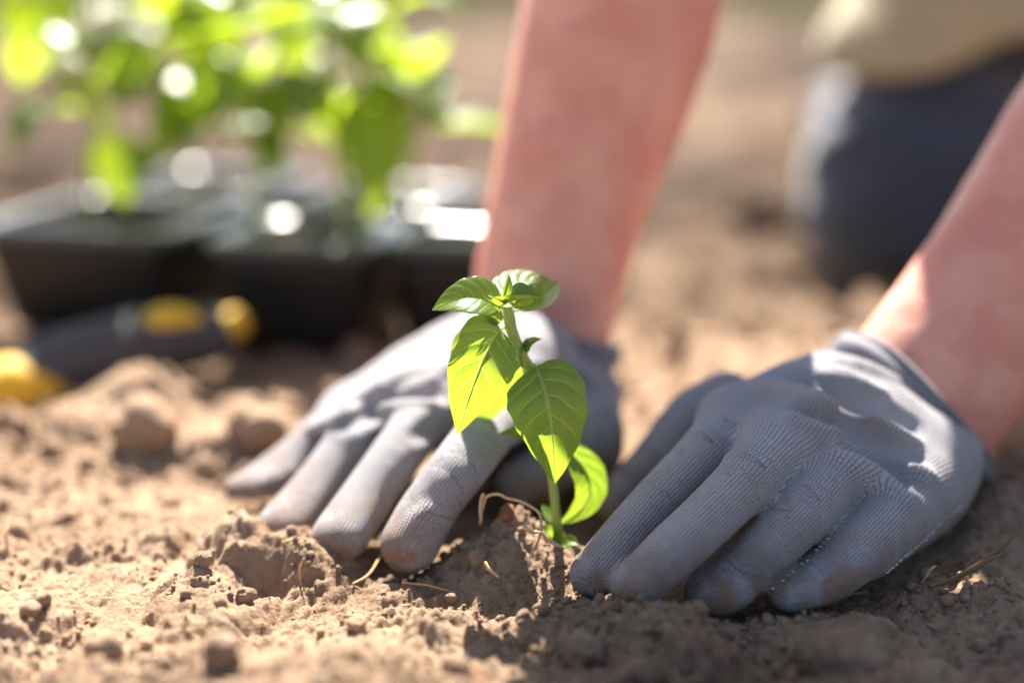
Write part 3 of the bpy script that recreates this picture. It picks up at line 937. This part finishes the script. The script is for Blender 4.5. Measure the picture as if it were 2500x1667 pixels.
# ------------------------------------------------------------------ the seedling
SB = on(*PZ(690, 1400), .006)
YS = float(SB[1])
seed_root = empty('seedling', SB, 'young pepper seedling with glossy green leaves planted between the two gloved hands', 'seedling')
def S(x, y, d=0.0): return at(*PZ(x, y), YS + d)
stem_pts = [SB + (.001, 0, -.02), SB, S(668, 1320), S(655, 1200, -.001), S(640, 1060, -.001), S(610, 850, .004), S(570, 620, .006), S(530, 522, .004), S(497, 470, .002), S(464, 400), S(440, 330), S(428, 270), S(418, 215)]
add('stem', mesh_np('stem', *tube(stem_pts, [.0022, .0022, .0019, .0018, .0018, .0019, .0020, .0021, .0021, .0021, .0021, .0022, .0016], 14, 70)), STEM, seed_root)
# two large blades facing us
add_leaf(seed_root, S(388, 330, -.004), S(290, 430, -.022), S(176, 845, -.010), (.28, -1, .30), .0128, petiole=S(440, 330), fold=.16, quilt=.075, n=40, m=20, label='left blade hanging down, glowing yellow-green')
add_leaf(seed_root, S(560, 512, -.004), S(650, 680, -.022), S(651, 1085, -.008), (-.10, -1, .28), .0145, petiole=S(530, 505), fold=.14, quilt=.055, n=40, m=20, label='right blade hanging down with shade across it')
# the blurred one behind the left blade
add_leaf(seed_root, S(430, 440, .016), S(330, 600, .022), S(168, 885, .022), (.2, -1, .3), .0105, petiole=S(468, 405, .003), fold=.12)
# crown
add_leaf(seed_root, S(385, 225, -.002), S(250, 120, -.006), S(50, 236, -.004), (.10, -.62, .78), .0088, petiole=S(418, 225), fold=.30, quilt=.03, curl=.1, n=40, m=20, label='crown leaf pointing left')
add_leaf(seed_root, S(465, 240, .001), S(575, 200, .009), S(676, 88, .020), (-.07, -.33, .94), .0080, petiole=S(430, 240), fold=.22, quilt=.025, n=36, m=16)
add_leaf(seed_root, S(425, 200, .004), S(450, 55, .022), S(640, 98, .022), (-.07, -.33, .94), .0085, petiole=S(420, 215, .002), fold=.22, quilt=.025, n=36, m=16)
add_leaf(seed_root, S(385, 215, -.003), S(470, 165, -.012), S(585, 178, -.010), (-.1, -.20, .95), .0058, petiole=S(418, 225), fold=.75, quilt=.05)
add_leaf(seed_root, S(455, 200, -.001), S(510, 150, -.004), S(540, 105, -.004), (.5, -.6, .4), .0040, fold=.5, rib=.0004)
add_leaf(seed_root, S(402, 180, -.004), S(410, 120, -.006), S(432, 66, -.004), (.6, -.7, .1), .0022, fold=.6, rib=.0004)
add_leaf(seed_root, S(408, 195, -.005), S(375, 170, -.010), S(322, 163, -.010), (0, -.5, .85), .0024, fold=.4, rib=.0004)
add_leaf(seed_root, S(380, 300, -.004), S(350, 250, -.006), S(240, 225, -.004), (.1, -.8, .5), .0034, fold=.4, rib=.0004)
# side buds
add_leaf(seed_root, S(490, 465), S(500, 420), S(514, 370), (.8, -.6, 0), .0020, fold=.5, rib=.0004)
add_leaf(seed_root, S(505, 440), S(520, 385), S(590, 378), (.2, -.5, .8), .0020, fold=.5, rib=.0004)
add_leaf(seed_root, S(485, 440, -.003), S(474, 480, -.005), S(498, 520, -.004), (-.5, -.8, 0), .0018, fold=.4, rib=.0004)
# small tips left of the right blade, and the curled leaf behind it
add_leaf(seed_root, S(600, 860, .006), S(480, 820, .002), S(372, 848, .001), (.1, -.5, .8), .0030, fold=.3, rib=.0005)
add_leaf(seed_root, S(700, 900, .010), S(965, 1130, .013), S(670, 1285, .006), (.45, -.85, .30), .0072, petiole=S(620, 890, .004), fold=.18, n=40, label='leaf curling down behind the stem')
# seed leaves low on the stem
add_leaf(seed_root, S(655, 1285, -.001), S(620, 1230, .002), S(588, 1190, .004), (.5, -.8, .2), .0026, fold=.2, rib=.0004)
add_leaf(seed_root, S(660, 1390, -.002), S(610, 1300, -.005), S(600, 1345, -.008), (-.3, -.8, .5), .0042, fold=.2, rib=.0005)
add_leaf(seed_root, S(640, 1320, -.003), S(665, 1420, -.008), S(748, 1505, -.006), (-.5, -.8, .2), .0034, fold=.3, rib=.0005)
add_leaf(seed_root, S(690, 1385, -.001), S(730, 1360, -.004), S(768, 1382, -.006), (0, -.7, .7), .0028, fold=.3, rib=.0004)

# ------------------------------------------------------------------ nursery pots with their plants
def sq_ring(w, r, z, n=10):
    P = []
    for cx, cy, a0 in ((1, 1, 0), (-1, 1, 90), (-1, -1, 180), (1, -1, 270)):
        for k in range(n + 1):
            a = math.radians(a0 + 90 * k / n)
            P.append((cx * (w - r) + r * math.cos(a), cy * (w - r) + r * math.sin(a), z))
    return np.array(P)
def loft(rings):
    k = len(rings[0])
    V = np.concatenate(rings)
    i = np.arange(len(V)).reshape(len(rings), k)
    F = np.stack([i[:-1], np.roll(i[:-1], -1, 1), np.roll(i[1:], -1, 1), i[1:]], -1).reshape(-1, 4)
    return V, F
def place(V, c, rot):
    co, si = math.cos(rot), math.sin(rot)
    return V @ np.array([[co, si, 0], [-si, co, 0], [0, 0, 1]]) + np.asarray(c)
PH = .067
soil_parts = []
POTS = []
def pot(c, w, rot, label):
    root = empty('nursery_pot', (c[0], c[1], 0), label, 'plant pot', 'black nursery pots standing on the soil')
    cz = (c[0], c[1], -.003)
    wb, wt = w * .80, w * .97
    r = [sq_ring(wb * .5, .004, .0), sq_ring(wb * .93, .012, .0), sq_ring(wb, .014, .002)]
    r += [sq_ring(wb + (wt - wb) * s, .014, PH * s) for s in (.25, .5, .75, .93)]
    r += [sq_ring(wt - .0014 - (wt - wb) * (1 - s), .0135, PH * s) for s in (.93, .75, .6)]
    V, F = loft(r)
    add('pot_wall', mesh_np('pot_wall', place(V, cz, rot), F), PLASTIC, root)
    r = [sq_ring(wt + .0004, .014, PH * .88), sq_ring(w + .0008, .015, PH * .89), sq_ring(w + .0016, .015, PH * .90)]
    for k in range(17):
        a = math.pi * k / 16
        r.append(sq_ring(w - .0055 + .0073 * math.cos(a), .015, PH - .004 + .0044 * math.sin(a)))
    r += [sq_ring(w - .0135, .009, PH * .86)]
    V, F = loft(r)
    V = V + np.column_stack([np.zeros((len(V), 2)), .0005 * np.sin(V[:, 0] * 130) * np.cos(V[:, 1] * 110)])
    add('pot_lip', mesh_np('pot_lip', place(V, cz, rot), F), RIM, root)
    g = np.linspace(-1, 1, 36) * (wt - .002)
    X, Y = np.meshgrid(g, g)
    Z = PH * .86 + .010 * (fbm(X * 60 + c[0] * 90, Y * 60, 3, 5) - .5) + lumps(X + c[0], Y, .008, 9, .8) * .8
    i = np.arange(36 * 36).reshape(36, 36)
    F = np.stack([i[:-1, :-1], i[:-1, 1:], i[1:, 1:], i[1:, :-1]], -1).reshape(-1, 4)
    soil_parts.append((place(np.stack([X, Y, Z], -1).reshape(-1, 3), cz, rot), F))
    POTS.append((c, w, rot))
    return root
R_ = math.radians
def pot_front(p0, p1, label):
    """A square pot whose front lip runs from p0 to p1."""
    p0, p1 = np.array(p0), np.array(p1)
    d = p1 - p0; w = np.linalg.norm(d) / 2
    nvec = np.array((-d[1], d[0])) / np.linalg.norm(d)
    c = (p0 + p1) / 2 + nvec * w
    return pot((c[0], c[1]), w, math.atan2(d[1], d[0]), label)
pot_front((-.330, .928), (-.2007, .890), 'black square nursery pot at the left edge of the picture')
pot_front((-.175, .872), (-.0805, .853), 'black square nursery pot behind the trowel handle, second from the left')
pot_front((-.0700, .866), (.0020, .862), 'black square nursery pot turned corner-on, next to the bare forearm')
pot_front((-.290, 1.075), (-.180, 1.035), 'black square nursery pot at the back, behind the leftmost pot')
pot_front((-.150, 1.02), (-.05, .985), 'black square nursery pot at the back, between two front pots')
V, F, U = join(soil_parts)
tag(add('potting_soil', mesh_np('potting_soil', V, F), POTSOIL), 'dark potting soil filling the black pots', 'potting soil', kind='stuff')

def potted_plant(base, top, leaves, label, seed):
    """A seedling in a pot; each leaf is (base, control, tip, up, half width)."""
    r = np.random.default_rng(seed)
    root = empty('potted_seedling', tuple(base), label, 'seedling', 'potted seedlings waiting behind')
    base, top = np.asarray(base), np.asarray(top)
    midp = (base + top) / 2 + r.normal(0, .006, 3) * (1, 1, 0)
    add('stem', mesh_np('stem', *tube([base - (0, 0, .02), base, midp, top], [.0024, .0024, .0020, .0013], 10)), STEM, root)
    for bq, cq, tq, up, W in leaves:
        p = lerp(base, top, .6) if np.linalg.norm(bq - top) > .03 else top
        add_leaf(root, bq, cq, tq, up, W, mat=LEAF_FAR, rib=.0006, petiole=None, n=22, m=8, fold=.2, quilt=.05)
    return root
def random_leaves(base, top, n, seed, size=1.25):
    n = n + 0
    r = np.random.default_rng(seed)
    out = []
    for k in range(n):
        t = .35 + .65 * (k + .6) / n
        p = lerp(np.asarray(base), np.asarray(top), t)
        az = k * 2.4 + r.uniform(-.4, .4) + seed
        L = size * r.uniform(.045, .072) * (.7 if t > .93 else 1)
        d = np.array((math.cos(az), math.sin(az), 0))
        pet = p + d * .012 + (0, 0, .006)
        droop = r.uniform(.2, 1.0)
        tip = pet + d * L * (1 - .35 * droop) + np.array((0, 0, -L * .65 * droop + .012))
        ctl = pet + d * L * .5 + np.array((0, 0, .016))
        out.append((pet, ctl, tip, (0, 0, 1.0) + d * .3, L * .30))
    return out
def B(x, y, d): return at(*DZ(x, y), d)
def hand_leaf(b, c, t, up, W): return (B(*b), B(*c), B(*t), up, W)
specs = [
    ((-.265, .965), (-.250, .955, .215), 7, 'potted seedling rising from the leftmost pot, its leaves cut by the left edge',
     [hand_leaf((110, 200, .97), (200, 150, .97), (250, 330, .96), (.5, -.6, .6), .010),
      hand_leaf((40, -20, .97), (50, 40, .96), (55, 130, .96), (.3, -1, .2), .013),
      hand_leaf((150, -30, .97), (140, 40, .96), (110, 150, .95), (-.4, -1, .2), .014)]),
    ((-.150, .905), (-.158, .915, .205), 8, 'potted seedling with a dark hanging leaf, standing in the second pot',
     [hand_leaf((400, 170, .95), (380, 260, .94), (345, 400, .93), (.9, -.5, .0), .016),
      hand_leaf((310, 310, .945), (270, 380, .935), (290, 470, .93), (-.1, -1, .3), .020),
      hand_leaf((330, 90, .95), (290, 130, .94), (280, 260, .94), (.1, -1, .3), .018),
      hand_leaf((460, 220, .94), (410, 270, .93), (425, 350, .925), (.4, -1, .2), .014), hand_leaf((400, 10, .95), (440, 60, .94), (430, 150, .935), (-.2, -1, .2), .016)]),
    ((-.095, .890), (-.110, .910, .195), 8, 'potted seedling with bushy sunlit leaves in the right half of the second pot',
     [hand_leaf((520, 120, .93), (470, 190, .92), (500, 290, .92), (.2, -1, .3), .018),
      hand_leaf((470, 20, .95), (510, 60, .94), (515, 165, .935), (.3, -1, .2), .016), hand_leaf((560, 200, .94), (610, 260, .93), (585, 360, .925), (-.3, -1, .2), .014),
      hand_leaf((640, 40, .95), (690, 70, .945), (690, 175, .94), (-.3, -1, .2), .015), hand_leaf((620, 270, .93), (600, 320, .92), (650, 420, .915), (.2, -1, .1), .012),
      hand_leaf((600, 180, .935), (640, 240, .925), (630, 350, .925), (-.2, -1, .3), .015)]),
    ((-.060, .900), (-.078, .920, .190), 6, 'potted seedling with one long bright leaf hanging over the right-hand pot',
     [hand_leaf((835, 190, .94), (900, 280, .925), (850, 505, .92), (-.15, -1, .25), .023),
      hand_leaf((770, 10, .95), (850, 30, .95), (895, 190, .945), (-.3, -.7, .5), .016),
      hand_leaf((740, 170, .945), (730, 220, .94), (760, 280, .935), (0, -1, .2), .012)]),
    ((-.235, 1.12), (-.235, 1.11, .235), 8, 'taller potted seedling in the back pot on the left', []),
    ((-.110, 1.075), (-.150, 1.07, .225), 8, 'taller potted seedling in the back pot on the right', []),
]
for k, (b, t, n, lab, extra) in enumerate(specs):
    b3 = np.array((b[0], b[1], PH * .86))
    potted_plant(b3, t, random_leaves(b3, t, n, 10 + k * 3) + extra, lab, k)

# ------------------------------------------------------------------ garden trowel
def ell_tube(P, RS, RU, up, seg=28, n=40):
    """A handle of oval section along P."""
    A = catmull(np.column_stack([P, RS, RU]), n)
    P, RS, RU = A[:, :3], A[:, 3], A[:, 4]
    T = np.gradient(P, axis=0); T /= np.linalg.norm(T, axis=1, keepdims=True)
    a = np.arange(seg) * 2 * math.pi / seg
    rings = [np.repeat(P[:1], seg, 0)]
    for i in range(n):
        s = nrm(np.cross(T[i], up)); u = np.cross(s, T[i])
        rings.append(P[i] + RS[i] * np.cos(a)[:, None] * s + RU[i] * np.sin(a)[:, None] * u)
    rings.append(np.repeat(P[-1:], seg, 0))
    return loft(rings)
T0, T1, T2, T3 = at(*DZ(20, 888), .785), at(*DZ(170, 826), .800), at(*DZ(370, 784), .818), at(*DZ(548, 760), .832)
trowel = empty('garden_trowel', (T1[0], T1[1], 0), 'garden trowel with black and yellow grip lying on the soil in front of the pots', 'trowel')
V, F = ell_tube([T0, lerp(T0, T1, .5), T1, T2, lerp(T2, T3, .7), T3], [.0125, .0165, .0195, .0200, .016, .010], [.0120, .0150, .0180, .0190, .015, .008], (0, 0, 1))
add('grip', mesh_np('grip', V, F), RUBBER, trowel)
pad = [B(292, 748, .806), B(382, 724, .810), B(472, 730, .818)]
V, F = ell_tube([np.array(p) + (0, .004, -.002) for p in pad], [.006, .0130, .006], [.003, .006, .003], (0, 0, 1))
add('grip_inlay', mesh_np('grip_inlay', V, F), YELLOW, trowel)
V, F = ell_tube([B(508, 738, .824), B(532, 745, .827), B(558, 754, .832)], [.006, .011, .006], [.005, .009, .005], (0, 0, 1))
add('end_cap', mesh_np('end_cap', V, F), YELLOW, trowel)
V, F = ell_tube([B(-60, 905, .775), B(20, 890, .785), B(100, 890, .79), B(185, 868, .802)], [.0125, .0165, .0175, .008], [.012, .0165, .0155, .006], (0, 0, 1))
add('collar', mesh_np('collar', V, F), YELLOW, trowel)
V, F = ell_tube([B(-420, 990, .735), B(-250, 940, .75), B(-60, 885, .775), B(12, 868, .782)], [.008, .008, .008, .0085], [.008, .008, .008, .0085], (0, 0, 1), 16)
add('shank', mesh_np('shank', V, F), STEEL, trowel)
# blade, out of frame to the left
bl0, bl1 = B(-420, 990, .735), B(-900, 1060, .67)
s = np.linspace(0, 1, 24)
rings = []
d = nrm(bl1 - bl0); sd_ = nrm(np.cross(d, (0, 0, 1)))
for off in (0, .0016):
    for q in s:
        w = .036 * (min(1, q * 5 + .25)) * (1 - max(0, q - .6) ** 2 * 5.5)
        t = np.linspace(-1, 1, 13)
        rings.append(lerp(bl0, bl1, q) + np.outer(t * w, sd_) + np.outer(.010 * t * t + off, (0, 0, 1)) + (0, 0, .004))
G = np.array(rings).reshape(2, 24, 13, 3)
i = np.arange(2 * 24 * 13).reshape(2, 24, 13)
F = [np.stack([i[0, :-1, :-1], i[0, 1:, :-1], i[0, 1:, 1:], i[0, :-1, 1:]], -1).reshape(-1, 4), np.stack([i[1, :-1, :-1], i[1, :-1, 1:], i[1, 1:, 1:], i[1, 1:, :-1]], -1).reshape(-1, 4)]
for e in (0, -1): F.append(np.stack([i[0, :-1, e], i[0, 1:, e], i[1, 1:, e], i[1, :-1, e]], -1))
for e in (0, -1): F.append(np.stack([i[0, e, :-1], i[0, e, 1:], i[1, e, 1:], i[1, e, :-1]], -1))
add('blade', mesh_np('blade', G.reshape(-1, 3), np.concatenate(F)), STEEL, trowel)

# ------------------------------------------------------------------ twigs, straws, roots
def strand(name, pts, r, mat, label, cat, group=None, seg=8):
    P = np.array(pts)
    R = np.full(len(P), r); R[-1] *= .45; R[0] *= .8
    o = add(name, mesh_np(name, *tube(P, R, seg, max(8, len(P) * 6))), mat)
    return tag(o, label, cat, group)
def gr(px, py, dz=0.0, y=None):
    """The point of the soil surface seen at a pixel of the photograph, raised by dz."""
    d = ray(px, py); t = .35
    for _ in range(400):
        p = EYE + d * t
        g = p[2] - ground_z(p[0], p[1])
        if g < .0004: break
        t += max(g * .8, .0006)
    return p + (0, 0, dz)
g0 = gr(*RZ(1870, 1400), .001)
yt = float(g0[1])
tw = strand('twig', [g0, at(*RZ(2000, 1345), yt + .004), at(*RZ(2130, 1272), yt + .009), at(*RZ(2240, 1180), yt + .013), at(*RZ(2325, 1100), yt + .016)], .0011, TWIG, 'bent brown twig sticking up from the soil right of the shaded glove', 'twig', 'twigs beside the right glove')
strand('twig', [at(*RZ(1960, 1360), yt + .002), at(*RZ(2100, 1292), yt + .006), at(*RZ(2190, 1245), yt + .008), at(*RZ(2265, 1222), yt + .010)], .0007, TWIG, 'thin short twig crossing the bent brown twig', 'twig', 'twigs beside the right glove')
strand('straw', [gr(*RZ(1830, 1385), .001), at(*RZ(1880, 1300), yt + .006), at(*RZ(1905, 1285), yt + .01)], .0005, STRAW, 'short pale straw leaning on the soil below the bent twig', 'straw', 'bits of straw on the soil')
yt2 = float(gr(*RZ(1250, 1462))[1])
strand('straw', [at(*RZ(1130, 1462), yt2), at(*RZ(1260, 1468), yt2 - .002), at(*RZ(1420, 1435), yt2), at(*RZ(1560, 1415), yt2 + .003)], .0006, STRAW, 'flat straw lying under the tip of the little finger', 'straw', 'bits of straw on the soil')
strand('straw', [gr(735, 1422, -.001), at(732, 1390, float(gr(735, 1422)[1])), at(742, 1362, float(gr(735, 1422)[1]) - .001)], .0005, STRAW, 'upright bit of straw beside the thumb-sized hollow', 'straw', 'bits of straw on the soil')
strand('straw', [gr(690, 1330, .001), gr(735, 1322, .0015)], .0007, STRAW, 'tiny straw lying on the rim of the hollow', 'straw', 'bits of straw on the soil')
strand('straw', [gr(860, 1432, .001), gr(905, 1415, .003), gr(948, 1372, .009)], .0005, STRAW, 'curved fibre bit in front of the sunlit index finger', 'straw', 'bits of straw on the soil')
strand('straw', [gr(980, 1428, .001), gr(1040, 1440, .002), gr(1110, 1452, .001)], .00035, STRAW, 'long thin straw lying flat in front of the root ball', 'straw', 'bits of straw on the soil')
strand('straw', [gr(18, 1345, 0), gr(18, 1335, .006), gr(30, 1318, .010)], .0006, STRAW, 'small forked straw at the left edge of the picture', 'straw', 'bits of straw on the soil')
strand('straw', [gr(2122, 1625, 0), at(2120, 1600, float(gr(2122, 1625)[1])), at(2128, 1560, float(gr(2122, 1625)[1]))], .0013, mat_plain('yellow_straw', (.40, .33, .10), .7, .3, .2), 'upright yellow straw stub in the blurred right foreground', 'straw', 'bits of straw on the soil')
# roots of the seedling's ball
ym = float(MOUND[1])
def rt(pts, r, lab):
    strand('root', [at(*PZ(x, y), ym + d) for x, y, d in pts], r, ROOT, lab, 'root', 'roots sticking out of the root ball')
rt([(285, 1285, 0), (300, 1200, -.002), (320, 1150, -.003), (375, 1138, -.004), (420, 1158, -.005), (480, 1172, -.006), (545, 1205, -.007), (580, 1240, -.008), (585, 1310, -.010), (570, 1365, -.012), (545, 1410, -.013), (532, 1455, -.014)], .00055, 'long looping root arching over the root ball')
rt([(500, 1290, -.012), (530, 1320, -.014), (585, 1325, -.014)], .0008, 'short pale root stub beside the stem')
rt([(310, 1470, -.022), (330, 1505, -.024), (380, 1545, -.026)], .0007, 'short root lying at the foot of the root ball')
rt([(290, 1270, -.003), (288, 1200, -.003), (300, 1140, -.003), (312, 1180, -.002)], .0007, 'stubby upright root on top of the root ball')
rt([(590, 1330, -.012), (640, 1375, -.012), (700, 1400, -.010)], .0008, 'pale root running to the foot of the stem')

# clods
def clod(px, py, size, label, mat=CRUMB, lev=3, sink=.3, p=None, group='clods of dry soil'):
    q = gr(px, py) if p is None else np.asarray(p)
    V, F = lump(lev, size, int(px + py), .22)
    r = np.random.default_rng(int(px)); V = V * (1 + .10 * np.sin(V @ r.normal(0, 5, 3) / size)[:, None] * np.sin(V @ r.normal(0, 5, 3) / size)[:, None]) + r.normal(0, .014 * size, V.shape)
    o = add('soil_clod', mesh_np('soil_clod', V + q + (0, 0, size * (1 - 2 * sink)), F), mat)
    tag(o, label, 'soil clod', group)
clod(345, 1075, .017, 'largest round clod, left of the sunlit glove, shaded towards us')
clod(625, 1075, .013, 'dark-faced clod right of the largest round clod')
clod(1170, 1372, .0035, 'small pale round clod at the foot of the root ball')
clod(495, 1378, .0035, 'small round clod left of the thumb-sized hollow')
clod(600, 1462, .0035, 'small brown clod in front of the thumb-sized hollow')
clod(540, 1600, .006, 'blurred dark clod in the left foreground')
clod(1420, 1610, .008, 'blurred clod in the middle foreground')
clod(2050, 1640, .010, 'blurred clod at the bottom right of the picture')
redm = mat_plain('red_brick_chip', (.22, .085, .045), .95, .2, .3, 300, .0006, 900)
q = gr(*PZ(415, 1262), .0022)
V, F = lump(2, .0034, 5, .45)
tag(add('brick_chip', mesh_np('brick_chip', V + q, F), redm), 'red-brown chip sitting on top of the root ball', 'chip')

# ------------------------------------------------------------------ grass
def blade_geo(r, base, h, lean, w):
    a = r.uniform(0, 6.28); d = np.array((math.cos(a), math.sin(a), 0)); sd_ = np.array((-d[1], d[0], 0))
    P = [base, base + d * lean * .3 + (0, 0, h * .55), base + d * lean + (0, 0, h)]
    W = [w, w * .8, w * .06]
    V = []
    for p, ww in zip(P, W): V += [p - sd_ * ww, p + sd_ * ww]
    return np.array(V), np.array([(0, 1, 3, 2), (2, 3, 5, 4)])
r = np.random.default_rng(3)
parts = []
for k in range(9000):
    y = 4.6 + 5 * r.random() ** 1.6; x = r.uniform(-.55, .55) * y
    parts.append(blade_geo(r, np.array((x, y, -.01)), r.uniform(.05, .14), r.uniform(0, .06), r.uniform(.003, .006)))
V, F, U = join(parts)
tag(add('grass', mesh_np('grass', V, F), BLADE), 'green grass growing along the far edge of the bed', 'grass', kind='stuff')
